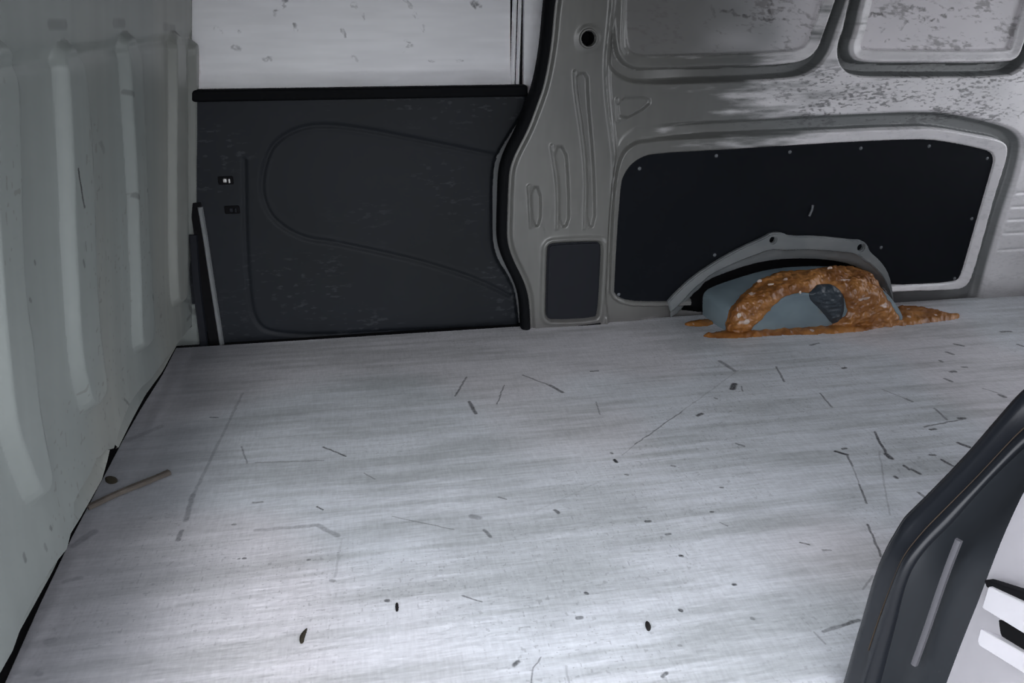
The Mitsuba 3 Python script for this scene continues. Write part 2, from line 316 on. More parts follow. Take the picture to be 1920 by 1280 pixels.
# ------------------------------------------------------------------ ground, floor, ceiling, near wall
put("ground", box(-40, 40, -40, 40, -0.70, -0.60), "asphalt", "grey asphalt ground outside the van", kind="structure")
fe = [on_z(*p)[:2] for p in ((330, 651), (305, 700), (262, 768), (229, 826), (168, 942), (135, 1004), (75, 1130), (8, 1280), (-40, 1380))]
fpoly = Polygon([(2.75, WY + 0.03), (fe[0][0] - 0.004, WY + 0.03)] + [tuple(p) for p in fe] + [(fe[-1][0], 0.84), (2.75, 0.84)]).buffer(0)
fl = cat([trimesh.creation.extrude_polygon(fpoly, 0.016, engine="earcut").apply_translation([0, 0, -0.018]), trimesh.creation.extrude_polygon(fpoly.buffer(-0.002, join_style=2), 0.002, engine="earcut").apply_translation([0, 0, -0.002])])
put("floor", fl, "floor_paint", "worn white painted plywood load floor with dark scratches", kind="structure")
put("floor__sill", box(-0.75, 2.75, 0.80, 2.72, -0.10, -0.022), "dark_void", "sill below the plywood, painted black as the shadow in the gap")  # black stands in for the shadow between bulkhead foot and floor

# ceiling with roof bows (above the frame)
n = 40
xs = np.linspace(-0.75, 2.85, 2)
ys = np.linspace(0.62, 2.66, n); zs = 1.30 + 0.14 * (1 - np.abs((ys - 1.64) / 1.02) ** 4)
inner = [np.stack([np.full(n, x), ys, zs], 1) for x in xs]
outer = [np.stack([np.full(n, x), ys, zs + 0.03], 1) for x in xs]
put("ceiling", cat([loft(inner), loft(outer)]), "roof_paint", "painted metal roof of the van", kind="structure", smooth=30)
for x in (0.25, 1.05, 1.85):
    bow = sweep(np.stack([np.full(n, x), ys, zs - 0.012], 1), np.array([[-.04, -.012], [-.03, .012], [.03, .012], [.04, -.012]]), [0, 0, -1.0])
    put("ceiling__bow", bow, "roof_paint", key=numbered("ceiling__bow"), smooth=30)

# unseen rear doors, added shut; panes sized for the light they let in
def rear_leaf(y0, y1):
    ys_, ye_ = y0 + 0.06, y1 - 0.06
    return cat([box(2.72, 2.76, y0, y1, -0.1, 0.52), box(2.72, 2.76, y0, y1, 1.26, 1.34), box(2.72, 2.76, y0, ys_, 0.52, 1.26), box(2.72, 2.76, ye_, y1, 0.52, 1.26)]), box(2.738, 2.742, ys_, ye_, 0.52, 1.26)
scene["window_glass"] = {"type": "thindielectric"}
for i_, (y0, y1) in enumerate(((0.80, 1.655), (1.665, 2.64))):
    lf, pane = rear_leaf(y0, y1)
    put("wall_right" if i_ == 0 else "", lf, "roof_paint", "unseen rear doors added with panes sized for the light" if i_ == 0 else None, kind="structure" if i_ == 0 else None, key=None if i_ == 0 else "wall_right__leaf")
    gm = loft([np.array([[2.74, pane.bounds[0][1], pane.bounds[0][2]], [2.74, pane.bounds[1][1], pane.bounds[0][2]]]), np.array([[2.74, pane.bounds[0][1], pane.bounds[1][2]], [2.74, pane.bounds[1][1], pane.bounds[1][2]]])])
    put("", gm, "window_glass", key=numbered("wall_right__pane"))

# ------------------------------------------------------------------ bulkhead (ribbed steel partition on the frame's left)
def ppoly(pts): return chaikin([on_b(a, b)[[1, 2]] for a, b in pts], 2)
ribs_px = [
    ([(-25, 600), (-10, 760), (3, 830), (25, 890), (55, 955)], [(85, 905), (67, 827), (53, 754), (44, 640), (30, 560)], (-60, 70), (10, 70)),
    ([(93, 80), (102, 200), (110, 330), (115, 450), (121, 560), (126, 640), (137, 720), (157, 785)], [(190, 738), (179, 665), (171, 600), (164, 500), (158, 300), (140, 80)], None, None),
    ([(219, 62), (226, 160), (233, 270), (240, 400), (244, 520), (246, 620), (251, 668)], [(278, 640), (272, 560), (266, 420), (258, 200), (250, 62)], None, None),
    ([(315, 60), (317, 150), (315, 300), (316, 450), (318, 540), (323, 580)], [(343, 560), (340, 460), (338, 300), (338, 150), (336, 60)], None, None),
    ([(352, 75), (353, 150), (353, 300), (354, 430), (356, 520)], [(366, 520), (364, 300), (364, 75)], None, None),
]
by, bz = np.arange(0.86, 2.612, 0.004), np.linspace(0.0, 1.0, 314)
FOOT = [(372, 588), (339, 629), (312, 661), (275, 711), (260, 724), (237, 756), (224, 782), (215, 805), (204, 841), (192, 844), (172, 863), (159, 891), (142, 917), (129, 944), (128, 974), (114, 1030), (82, 1070), (56, 1112), (33, 1157), (10, 1221), (-10, 1257), (-40, 1310)]
foot = np.array([on_b(*p)[[1, 2]] for p in FOOT])[::-1]
zcut = np.interp(by, foot[:, 0], foot[:, 1])              # the torn lower edge of the sheet
BY, BT = np.meshgrid(by, bz)
BZ = zcut[None, :] + BT * (1.34 - zcut[None, :])
bz = np.linspace(0.07, 1.34, 40)
BQ = np.stack([BY.ravel(), BZ.ravel()], 1)
off = np.zeros(len(BQ))
for a, b, t0, t1 in ribs_px:
    pts = a + b
    if t0: pts = [t0, (-45, 330)] + a + b + [(20, 330), t1]
    s = sdf(ppoly(pts), BQ)
    off = np.maximum(off, 0.021 * (1 - sm(-0.016, 0.007, s)))
y, z = BQ[:, 0], BQ[:, 1]
X = BX0 + BK * z + off
X += 0.010 * (1 - sm(0.09, 0.23, z))   # the foot kicks out to the floor
X += 0.010 * np.exp(-((z - 0.93) / 0.012) ** 2) * -0.5                            # faint fold above the ribs
X += 0.006 * (meshkit.fbm(np.stack([y * 4, z * 3, 0 * z], 1), 3, 5) - 0.5)
keep = np.ones(len(BQ), bool)
V = np.stack([X, y, z], 1); a, b = BY.shape
idx = np.arange(a * b).reshape(a, b)
q = np.stack([idx[:-1, :-1], idx[:-1, 1:], idx[1:, 1:], idx[1:, :-1]], -1).reshape(-1, 4)
sheet = trimesh.Trimesh(V, np.vstack([q[:, [0, 1, 2]], q[:, [0, 2, 3]]]), process=False)
def split_faces(mesh, face_mask):
    m = mesh.submesh([np.nonzero(face_mask)[0]], append=True, repair=False); return m
cen = sheet.triangles_center
rib_off = off[sheet.faces].max(1)
rib_region = rib_off > 0.0015
plain = split_faces(sheet, ~rib_region)
back_sheet = box(-0.80, -0.76, 0.80, 2.66, -0.02, 1.36)
put("wall_left", plain, "bulkhead_paint", "grey green ribbed steel bulkhead behind the cab", kind="structure", smooth=True)
# each pressed rib a part of its own
yedges = []
ribmesh = split_faces(sheet, rib_region)
comp = trimesh.graph.connected_components(ribmesh.face_adjacency, nodes=np.arange(len(ribmesh.faces)), min_len=20)
comp = sorted(comp, key=lambda c: ribmesh.triangles_center[c][:, 1].mean())
for c in comp:
    put("wall_left__rib", ribmesh.submesh([c], append=True, repair=False), "bulkhead_paint", key=numbered("wall_left__rib"), smooth=True)
put("wall_left__backing", back_sheet, "dark_void", key="wall_left__backing")
# side return where the bulkhead meets the door opening
ret = loft([np.stack([BX0 + BK * bz, np.full(len(bz), 2.612), bz], 1), np.stack([BX0 + BK * bz - 0.12, np.full(len(bz), 2.616), bz], 1)])
put("wall_left__edge_return", ret, "bulkhead_paint", key="wall_left__edge_return")
put("wall_front", box(-1.15, -0.668, 0.66, 0.845, -0.3, 1.34, 0.02), "door_paint", "white post at the front of the near doorway", key="wall_front__front_post", smooth=40)
# foot flange: separate bent tabs, with gaps between them
def tab(pts_top, pts_bot):
    t = resample(np.array([on_b(*p) + [-0.022, 0, -0.001] for p in pts_top]), 20)
    bo = resample(np.array([on_b(*p) for p in pts_bot]), 20)
    th = np.array([-0.006, 0, -0.002])
    return loft([t + th, t, t * .5 + bo * .5 + [-0.006, 0, 0], bo, bo + th])
for tp, bt in (([(334, 634), (312, 661), (275, 711), (260, 724), (237, 756), (224, 782), (217, 808)], [(331, 648), (326, 657), (305, 696), (272, 741), (246, 790), (222, 839)]),
               ([(204, 839), (192, 844), (172, 863), (159, 891), (142, 917), (130, 944), (130, 974)], [(206, 843), (200, 869), (191, 899), (168, 940), (151, 970), (132, 1001)]),
               ([(117, 1022), (82, 1070), (56, 1112), (33, 1157), (10, 1221), (-12, 1257)], [(116, 1034), (98, 1072), (66, 1130), (36, 1184), (10, 1243), (-12, 1275)])):
    put("wall_left__foot_tab", tab(tp, bt), "bulkhead_paint", key=numbered("wall_left__foot_tab"), smooth=40)
# plate that closes the corner under the bulkhead's far end, with a hole
cp = Polygon([on_y(*p, 2.583)[[0, 2]] for p in ((300, 690), (318, 640), (338, 600), (356, 570), (374, 570), (374, 690))]).difference(Point(*on_y(354, 610, 2.583)[[0, 2]]).buffer(0.009))
put("", plate(cp, 2.583, 0.006, 0.001), "bulkhead_paint", "corner plate with a hole", key="wall_left__corner_plate")
put("", box(-0.75, -0.53, 2.591, 2.597, -0.12, 0.16), "dark_void", key="wall_left__corner_backing")

# ------------------------------------------------------------------ far side wall: pressed steel inner side, one height field
SEAL = [(1052, -140), (1047, -70), (1031, 0), (1025, 80), (1012, 155), (996, 200), (981, 240), (960, 280), (952, 299), (946, 320), (944, 355), (942, 420), (942, 450), (948, 475), (959, 500), (972, 525), (981, 550), (985, 580), (987, 640), (988, 690)]
SEAM = [(1152, -140), (1147, 0), (1141, 60), (1135, 120), (1138, 190), (1148, 260), (1152, 300), (1150, 345), (1148, 420), (1143, 500), (1138, 570), (1136, 660)]
P1 = [(1150, -400), (1150, 0), (1151, 60), (1157, 105), (1178, 128), (1212, 134), (1350, 130), (1480, 125), (1518, 117), (1541, 95), (1553, 60), (1575, 0), (1700, -400)]
P2 = [(1740, -400), (1619, 0), (1607, 60), (1596, 85), (1599, 108), (1616, 121), (1700, 122), (1895, 122), (1915, 112), (1925, 95), (1940, 40), (2080, -400)]
BRD = [(1151, 566), (1153, 520), (1156, 460), (1164, 350), (1168, 332), (1180, 312), (1199, 296), (1228, 287), (1345, 281), (1495, 271), (1662, 262), (1741, 260), (1790, 267), (1837, 277), (1862, 284), (1868, 300), (1862, 322), (1843, 387), (1824, 453), (1806, 516), (1798, 528), (1782, 533), (1670, 537), (1500, 560), (1258, 568)]
LDG = [(1141, 574), (1144, 500), (1148, 400), (1154, 330), (1162, 292), (1176, 272), (1204, 259), (1370, 250), (1537, 243), (1724, 235), (1772, 238), (1830, 249), (1884, 258), (1896, 272), (1890, 300), (1868, 366), (1846, 449), (1826, 520), (1812, 541), (1790, 547), (1670, 548), (1500, 566), (1258, 577)]
CHN = [(1130, 640), (1136, 520), (1142, 400), (1150, 320), (1156, 275), (1172, 248), (1203, 232), (1370, 226), (1537, 215), (1745, 206), (1810, 213), (1892, 234), (1922, 250), (1930, 275), (1916, 337), (1893, 400), (1881, 442), (1866, 491), (1852, 545), (1845, 600)]
gx, gz = np.arange(0.30, 2.75, 0.0032), np.arange(-0.09, 1.31, 0.0032)
GX, GZ = np.meshgrid(gx, gz); Q = np.stack([GX.ravel(), GZ.ravel()], 1)
seal_c = wall(SEAL, WY, 2, False)
seam_c = wall(SEAM, WY, 2, False)
def x_at(line, z):
    o = np.argsort(line[:, 1]); return np.interp(z, line[o, 1], line[o, 0])
sx_, mx_ = x_at(seal_c, Q[:, 1]), x_at(seam_c, Q[:, 1])
right_of_seam = sm(-0.002, 0.022, Q[:, 0] - mx_)
d = np.zeros(len(Q))
d -= 0.014 * right_of_seam                                            # the quarter panel lies behind the pillar pressing
ds = ldist(seam_c, Q)
d += 0.006 * np.exp(-(ds / 0.0055) ** 2)
d += 0.004 * np.exp(-((ldist(wall([(1156, -140), (1151, 0), (1147, 60), (1143, 120), (1146, 180), (1153, 250), (1154, 300)], WY, 2, False), Q)) / 0.004) ** 2)
# weld flange beside the seal: a lower step that follows the opening
dseal = ldist(seal_c, Q)
d -= 0.009 * (1 - sm(0.022, 0.036, dseal)) * (Q[:, 0] < mx_)
for P in (P1, P2):
    s = sdf(wall(P, WY, 2), Q)
    prof = np.where(s > 0, -0.060 * (1 - sm(0.026, 0.042, s)), lerp(-0.060, 0.004, sm(0.004, -0.010, s)) - 0.008 * sm(-0.01, -0.04, s))
    prof = np.where(s < -0.040, -0.004 - 0.015 * sm(-0.040, -0.047, s), prof)
    deep = 0.25 + 0.75 * sm(0.80, 1.05, Q[:, 0])                      # the pressing runs out towards the pillar
    prof = prof * deep
    m = sm(0.0, 0.03, Q[:, 0] - mx_)
    d = d + prof * m
sB, sL, sC = sdf(wall(BRD, WY, 2), Q), sdf(wall(LDG, WY, 2), Q), sdf(wall(CHN, WY, 2), Q)
t_led = np.clip(sB / np.maximum(sB - sL, 1e-6), 0, 1); t_chn = np.clip(sL / np.maximum(sL - sC, 1e-6), 0, 1)
CH = 0.024
inb, inl, inc = sB < 0, (sB >= 0) & (sL < 0), (sL >= 0) & (sC < 0)
CHN_D = -0.012 - 0.040 * sm(0.84, 1.10, Q[:, 0])
d = np.where(inc, lerp(CHN_D, d, sm(0.62, 1, t_chn)), d)
d = np.where(inl, lerp(lerp(-0.004, 0.006, t_led), CHN_D, sm(0.76, 1, t_led)), d)
d = np.where(inb, lerp(-0.004, -0.040, sm(0.0, -0.010, sB)), d)
# trapezoid pressing below the first blank panel
tz = wall([(1157, 184), (1222, 180), (1224, 200), (1164, 232)], WY, 1)
d -= 0.007 * (1 - sm(-0.008, 0.002, sdf(tz, Q)))
# pillar ribs
prib_m = np.zeros(len(Q))
for pr in ([(1076, 132), (1079, 180), (1090, 250), (1098, 330), (1095, 430), (1121, 430), (1120, 330), (1114, 250), (1108, 180), (1107, 132)],
           [(1033, 270), (1045, 350), (1044, 430), (1072, 430), (1072, 350), (1066, 270)],
           [(990, 346), (994, 430), (1019, 428), (1019, 346)]):
    s = sdf(wall(pr, WY, 1), Q)
    d -= 0.010 * (1 - sm(-0.014, -0.004, s)); prib_m = np.maximum(prib_m, s < 0.004)
for ln in ([(1077, 135), (1080, 180), (1091, 250), (1099, 330), (1096, 428)], [(1034, 273), (1046, 350), (1045, 428)], [(991, 349), (995, 426)], [(1176, -100), (1173, 0), (1169, 85), (1177, 100)], [(1159, 187), (1162, 226)]):
    d += 0.0055 * np.exp(-(ldist(wall(ln, WY, 2, False), Q) / 0.0046) ** 2)      # rolled left lips of the pressings
# recess for the access cover
CVR = [(1025, 472), (1027, 460), (1038, 455), (1118, 452), (1127, 456), (1129, 470), (1126, 530), (1122, 588), (1116, 598), (1036, 602), (1024, 597), (1022, 580)]
sv = sdf(wall(CVR, WY, 1), Q)
d += 0.007 * np.exp(-((sv - 0.010) / 0.008) ** 2) - 0.012 * (1 - sm(-0.004, 0.004, sv))
# rear corner: horizontal pressed lines and a fold
rear = sm(0.0, 0.02, sC) * sm(1.95, 2.15, Q[:, 0]) * (1 - sm(0.55, 0.60, Q[:, 1]))
for py in (364, 390, 414, 439, 470):
    zc = on_y(1900, py, WY)[2]; d -= 0.0045 * rear * np.exp(-((Q[:, 1] - zc) / 0.004) ** 2)
d += 0.0025 * (meshkit.fbm(np.stack([Q[:, 0] * 5, Q[:, 1] * 5, 0 * Q[:, 0]], 1), 3, 9) - 0.5)
# mouth behind the wheel housing
UP = [(1253, 566), (1264, 553), (1299, 520), (1349, 487), (1391, 464), (1434, 445), (1446, 437), (1466, 436), (1482, 443), (1537, 443), (1591, 449), (1600, 450), (1616, 450), (1627, 459), (1631, 472), (1649, 487), (1664, 507), (1671, 528), (1676, 560), (1682, 592)]
LO = [(1676, 592), (1668, 566), (1657, 541), (1637, 516), (1612, 499), (1562, 489), (1495, 487), (1437, 493), (1387, 507), (1328, 530), (1318, 545), (1303, 556), (1280, 588), (1262, 600)]
mouth = wall([(1282, 600)] + LO[::-1][2:] + [(1680, 600)], WY, 1)
hole_c = on_y(1103, 72, WY)[[0, 2]]
rh = np.hypot(Q[:, 0] - hole_c[0], Q[:, 1] - hole_c[1])
d += 0.004 * np.exp(-((rh - 0.030) / 0.008) ** 2)
smo = sdf(mouth, Q)

WV = np.stack([Q[:, 0], WY - d, Q[:, 1]], 1); a, b = GX.shape
idx = np.arange(a * b).reshape(a, b)
q = np.stack([idx[:-1, :-1], idx[:-1, 1:], idx[1:, 1:], idx[1:, :-1]], -1).reshape(-1, 4)
side = trimesh.Trimesh(WV, np.vstack([q[:, [0, 1, 2]], q[:, [0, 2, 3]]]), process=False)
fc = lambda v: v[side.faces].mean(1)
alive = (fc(Q[:, 0] - sx_) > -0.004) & (fc(smo) > 0.002) & (fc(rh) > 0.0215) & ~(fc(sB) < -0.03)
s1, s2 = fc(sdf(wall(P1, WY, 2), Q)), fc(sdf(wall(P2, WY, 2), Q))
pillar = alive & (fc(Q[:, 0] - mx_) < 0)
pan1, pan2 = alive & ~pillar & (s1 < -0.043), alive & ~pillar & (s2 < -0.043)
rim1, rim2 = alive & ~pillar & (s1 < 0) & ~pan1, alive & ~pillar & (s2 < 0) & ~pan2
ledge = alive & ~pillar & (fc(sL) < 0)
pribf = pillar & (fc(prib_m) > 0.5)
rest = alive & ~pillar & ~pan1 & ~pan2 & ~rim1 & ~rim2 & ~ledge
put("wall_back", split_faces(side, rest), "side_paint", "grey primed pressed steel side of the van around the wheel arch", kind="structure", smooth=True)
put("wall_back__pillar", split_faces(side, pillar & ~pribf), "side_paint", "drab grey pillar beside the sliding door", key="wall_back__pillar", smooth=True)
pm = split_faces(side, pribf)
for c in trimesh.graph.connected_components(pm.face_adjacency, nodes=np.arange(len(pm.faces)), min_len=20):
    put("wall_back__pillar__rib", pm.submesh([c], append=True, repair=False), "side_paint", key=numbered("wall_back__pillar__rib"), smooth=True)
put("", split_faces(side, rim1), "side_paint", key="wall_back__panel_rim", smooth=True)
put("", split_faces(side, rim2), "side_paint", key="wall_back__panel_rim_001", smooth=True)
put("", split_faces(side, pan1), "panel_paint", "dull grey blank window panel", key="wall_back__blank_panel", smooth=True)
put("", split_faces(side, pan2), "panel_paint", "whitish scratched blank window panel", key="wall_back__blank_panel_001", smooth=True)
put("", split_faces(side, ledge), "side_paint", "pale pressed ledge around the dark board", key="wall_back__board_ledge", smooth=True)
# the hole in the pillar: rolled lip and the dark cavity behind
th = np.linspace(0, 2 * np.pi, 40, endpoint=False)
prof = [(0.030, 0.003), (0.027, 0.008), (0.0235, 0.008), (0.0215, 0.003), (0.021, -0.010), (0.021, -0.07), (0.0, -0.07)]
hl = loft([np.stack([hole_c[0] + r * np.cos(th), np.full(40, WY - dd), hole_c[1] + r * np.sin(th)], 1) for r, dd in prof[:5]], True)
put("", hl, "side_paint", "rolled lip of the round hole", key="wall_back__pillar__hole_lip", smooth=40)
hc = loft([np.stack([hole_c[0] + max(r, 1e-4) * np.cos(th), np.full(40, WY - dd), hole_c[1] + r * np.sin(th)], 1) for r, dd in prof[4:]], True)
put("", hc, "dark_void", "black inside of the round hole", key="wall_back__pillar__cavity")
# outer skin behind, which closes the cavities
put("", cat([box(0.56, 2.75, WY + 0.13, WY + 0.14, -0.12, 1.34), box(0.30, 2.75, WY + 0.02, WY + 0.13, -0.12, -0.09)]), "dark_void", "dark outer skin", key="wall_back__outer_skin")
put("", cat([box(0.66, 0.74, WY - 0.002, WY + 0.01, on_y(1105, 608, WY)[2] - 0.007, on_y(1105, 608, WY)[2] + 0.004, 0.003)]), "dark_void", "dark slot under the cover", key="wall_back__slot")

# wheel housing: flange on the wall with two bolt ears, and the tub that stands into the load space
UPc, LOc = resample(wall(UP, WY - 0.012, 1, False), 120), resample(wall(LO, WY - 0.012, 1, False)[::-1], 120)
MID = UPc * 0.45 + LOc * 0.55                             # the flat outer rim ends here, then the flange dishes in
ring = Polygon(np.vstack([UPc, MID[::-1]])).buffer(0)
def hole_px(px, py, r): c = on_y(px, py, WY - 0.012); return Point(c[0], c[2]).buffer(r)
ring = ring.difference(hole_px(1449, 450, 0.011)).difference(hole_px(1614, 464, 0.012))
put("", plate(ring, WY - 0.014, 0.016, 0.004), "arch_flange_paint", "grey flange of the wheel arch with two bolt ears", key="wheel_arch__flange", smooth=25)
dish = [np.stack([c_[:, 0], np.full(120, y_), c_[:, 1]], 1) for c_, y_ in ((MID, WY - 0.013), (MID * .96 + LOc * .04, WY - 0.012), (MID * .9 + LOc * .1, WY - 0.004), (MID * .5 + LOc * .5, WY + 0.004), (LOc, WY + 0.014), (LOc * 1.0 + [0, -0.006], WY + 0.03))]
put("", loft(dish), "arch_flange_paint", "dished inner band of the flange", key="wheel_arch__flange__dish", smooth=50)
tubw = resample(wall([(1324, 600), (1323, 575), (1325, 552), (1345, 541), (1392, 525), (1440, 511), (1495, 504), (1560, 503), (1606, 510), (1636, 528), (1656, 552), (1667, 575), (1672, 602)], WY, 2, False), 160)
zc0 = -0.03
cxm = on_z(1500, 614)[0] + 0.03
TD = 0.165                                               # how far the tub stands out
pl = []
for v in np.linspace(0, 1, 70):
    if v < 0.55:
        a_ = v / 0.55 * math.pi / 2; g, h = 0.80 + 0.20 * math.cos(a_) ** 0.8, math.sin(a_) ** 0.85
    else:
        u = (v - 0.55) / 0.45; g, h = 0.80 * (1 - u) + 0.02 * u, 1.0 + 0.0 * u
    px_ = cxm + (tubw[:, 0] - cxm) * g; pz_ = zc0 + (tubw[:, 1] - zc0) * g
    pl.append(np.stack([px_, WY + 0.03 - (TD + 0.03) * h + 0 * px_, pz_], 1))
tub = loft(pl)
tv = np.array(tub.vertices)
def to_px(v):
    c = (v - EYE) @ ROT; return np.stack([CX + F * c[:, 0] / c[:, 2], CY + F * c[:, 1] / c[:, 2]], 1)
# a dent, kept as real depth
dent = on_y(1548, 562, WY - TD)
rr = np.hypot((tv[:, 0] - dent[0]) / 0.055, (tv[:, 2] - dent[2]) / 0.06)
TUB = tub
put("", tub, "tub_paint", "blue grey wheel housing tub", key="wheel_arch__tub", smooth=40)

labels["wheel_arch"] = {"label": "blue grey wheel arch standing out of the van side onto the plywood floor", "category": "wheel arch"}
# dark lining board, screwed in, follows the arch
bp = Polygon(wall(BRD[:-4] + [(1672, 536), (1668, 520), (1655, 495), (1625, 470), (1580, 455), (1530, 449), (1460, 446), (1400, 466), (1349, 493), (1299, 526), (1262, 560), (1256, 567)], WY, 1)).buffer(0.003)
put("lining_board", plate(bp, WY + 0.010, 0.006, 0.002), "board_dark", "near black lining board screwed into the van side above the wheel arch", "board", key="lining_board__sheet")
labels["lining_board"] = {"label": "near black lining board screwed into the van side above the wheel arch", "category": "board"}
labels.pop("lining_board__sheet")
for px, py in ((1199, 316), (1343, 292), (1481, 285), (1614, 278), (1742, 274), (1851, 297), (1822, 410), (1340, 478), (1652, 464), (1160, 552), (1790, 522)):
    c = on_y(px, py, WY + 0.010)
    sc = trimesh.creation.icosphere(2, 0.0062); sc.apply_scale([1, 0.45, 1]); sc.apply_translation([c[0], c[1], c[2]])
    put("", sc, "screw_steel", key=numbered("lining_board__screw"), smooth=True)
c0, c1 = on_y(1524, 384, WY + 0.008), on_y(1517, 405, WY + 0.008)
put("", tube([c0, (c0 * .6 + c1 * .4) + [0.002, -.002, 0], c1], 0.0045), "screw_steel", "small pale clip", key="lining_board__clip", smooth=True)

# access cover on the pillar
put("access_cover", plate(Polygon(wall(CVR, WY, 1)).buffer(-0.003), WY + 0.002, 0.012, 0.005), "cover_plastic", "dark grey rectangular plastic cover set low in the pillar", "cover", smooth=25)

# ------------------------------------------------------------------ sliding door in the far opening
DT = 2.585                                                # face of the dark trim
EDGE = [(985, 168), (993, 178), (984, 212), (965, 240), (939, 281), (931, 300), (927, 320), (925, 355), (925, 420), (926, 450), (929, 470), (937, 492), (953, 515), (964, 540), (970, 570), (973, 600), (976, 640), (978, 700)]
trimp = wall([(340, 172)] + [(372, 172)] + EDGE + [(340, 720)], DT, 1)
tx, tzz = np.arange(-0.66, 0.56, 0.004), np.arange(-0.12, 0.85, 0.004)
TX, TZ = np.meshgrid(tx, tzz); TQ = np.stack([TX.ravel(), TZ.ravel()], 1)
td = np.zeros(len(TQ))
tear = wall([(960, 300), (917, 290), (865, 279), (782, 262), (700, 246), (640, 237), (595, 235), (565, 240), (535, 253), (512, 272), (499, 300), (491, 337), (492, 365), (503, 398), (527, 424), (572, 448), (625, 454), (677, 465), (764, 484), (835, 504), (902, 527), (958, 556)], DT, 2, False)
dl = ldist(tear, TQ)
td -= 0.0065 * np.exp(-(dl / 0.0075) ** 2)
inside = shapely.contains_xy(Polygon(tear).buffer(0), TQ[:, 0], TQ[:, 1])
td -= 0.004 * np.where(inside, sm(0.0, 0.02, dl), 0)
low = wall([(458, 300), (460, 450), (468, 560), (477, 600), (501, 624), (602, 629), (734, 621), (974, 614)], DT, 2, False)
td -= 0.005 * np.exp(-(ldist(low, TQ) / 0.007) ** 2)
td += 0.003 * (meshkit.fbm(np.stack([TQ[:, 0] * 4, TQ[:, 1] * 4, 0 * TQ[:, 0]], 1), 2, 4) - 0.5)
st = sdf(trimp, TQ)
td -= 0.010 * sm(-0.012, 0.0, st)
tv = np.stack([TQ[:, 0], DT - td, TQ[:, 1]], 1); a, b = TX.shape; idx = np.arange(a * b).reshape(a, b)
q = np.stack([idx[:-1, :-1], idx[:-1, 1:], idx[1:, 1:], idx[1:, :-1]], -1).reshape(-1, 4)
tm = trimesh.Trimesh(tv, np.vstack([q[:, [0, 1, 2]], q[:, [0, 2, 3]]]), process=False)
tm = split_faces(tm, st[tm.faces].mean(1) < 0.0)
put("", tm, "trim_plastic", "dark plastic lining with a pressed teardrop", key="door_1__trim_panel", smooth=True)
core = trimesh.creation.extrude_polygon(Polygon(trimp).buffer(-0.002), 0.03, engine="earcut"); v = np.array(core.vertices)
core = trimesh.Trimesh(np.stack([v[:, 0], DT + 0.012 + v[:, 2], v[:, 1]], 1), core.faces[:, ::-1], process=False)
# white door shell: upper blanked window sheet with its lower roll, and the pale frame behind the trim
zu = on_y(700, 161, DT)[2]
zz = np.r_[np.linspace(-0.12, zu - 0.02, 6), np.linspace(zu - 0.018, zu + 0.06, 24), np.linspace(zu + 0.07, 1.31, 12)]
SH = 2.628
dep = SH - 0.022 * (1 - sm(zu - 0.015, zu + 0.045, zz)) - 0.05 * 0
xl, xr = -0.70, on_y(957, 60, SH)[0]
sheet_m = loft([np.stack([np.full(len(zz), x), dep, zz], 1) for x in np.linspace(xl, xr, 30)])
put("door_1", sheet_m, "door_paint", "sliding door with white upper sheet and dark plastic lining below", kind="structure", smooth=True)
put("", core, "dark_void", key="door_1__core")
# frame mouldings beside the sheet
def vert(px_top, px_bot, y, w, dd, name, m, n=14):
    """An upright moulding between two pixels on the plane y."""
    a_, b_ = on_y(px_top[0], px_top[1], y), on_y(px_bot[0], px_bot[1], y)
    path = np.linspace(a_ + (a_ - b_) * 0.9, b_, n)
    pr = np.array([[-w, 0], [-w * .8, dd * .7], [-w * .3, dd], [w * .3, dd], [w * .8, dd * .7], [w, 0]])
    put("", sweep(path, pr, [0, -1.0, 0]), m, key=numbered(name), smooth=50)
vert((965, 0), (961, 160), 2.622, 0.0075, 0.012, "door_1__window_moulding", "door_paint")
vert((975, 0), (970, 160), 2.618, 0.006, 0.012, "door_1__window_moulding", "door_paint")
put("", box(on_y(975, 80, 2.63)[0], on_y(984, 80, 2.63)[0], 2.628, 2.64, zu - 0.02, 1.31), "dark_void", key="door_1__gap")
fr = box(on_y(984, 80, 2.60)[0] - 0.002, 0.66, 2.6055 - 0.0, 2.66, -0.12, 1.31, 0.004)
put("", fr, "door_paint", "white frame edge of the sliding door", key="door_1__frame", smooth=30)
put("", box(-0.70, on_y(976, 160, 2.60)[0], 2.632, 2.66, -0.12, 1.31), "dark_void", key="door_1__outer_skin")
put("", box(0.34, 0.53, 2.5985, 2.6045, -0.12, 0.66), "pale_strip", "pale shell edge beside the seal", key="door_1__shell_edge")
# black waist strip on top of the lining
z0, z1 = on_y(700, 186, 2.565)[2], on_y(700, 164, 2.565)[2]
put("", box(-0.70, on_y(990, 172, 2.565)[0], 2.565, 2.61, z0, z1, 0.008), "black_rubber", "black waist strip above the lining", key="door_1__waist_strip", smooth=40)
# catches near the leading edge
for (px, py), m, nm in (((424, 338), "bright_steel", "small bright catch in a dark slot"), ((436, 393), "cover_plastic", "small dark catch in a dark slot")):
    c = on_y(px, py, DT)
    k = numbered("door_1__catch")
    slot = box(c[0] - 0.024, c[0] + 0.022, DT - 0.004, DT + 0.010, c[2] - 0.013, c[2] + 0.013, 0.004)
    put("", slot, "dark_void", nm, key=k, smooth=30)
    t1 = box(c[0] - 0.009, c[0] + 0.003, DT - 0.010, DT - 0.001, c[2] - 0.006, c[2] + 0.007, 0.003)
    t2 = box(c[0] + 0.007, c[0] + 0.013, DT - 0.009, DT - 0.001, c[2] - 0.008, c[2] + 0.006, 0.002)
    put("", t1, m, key=k + "__tongue", smooth=30); put("", t2, m, key=k + "__tongue_001", smooth=30)
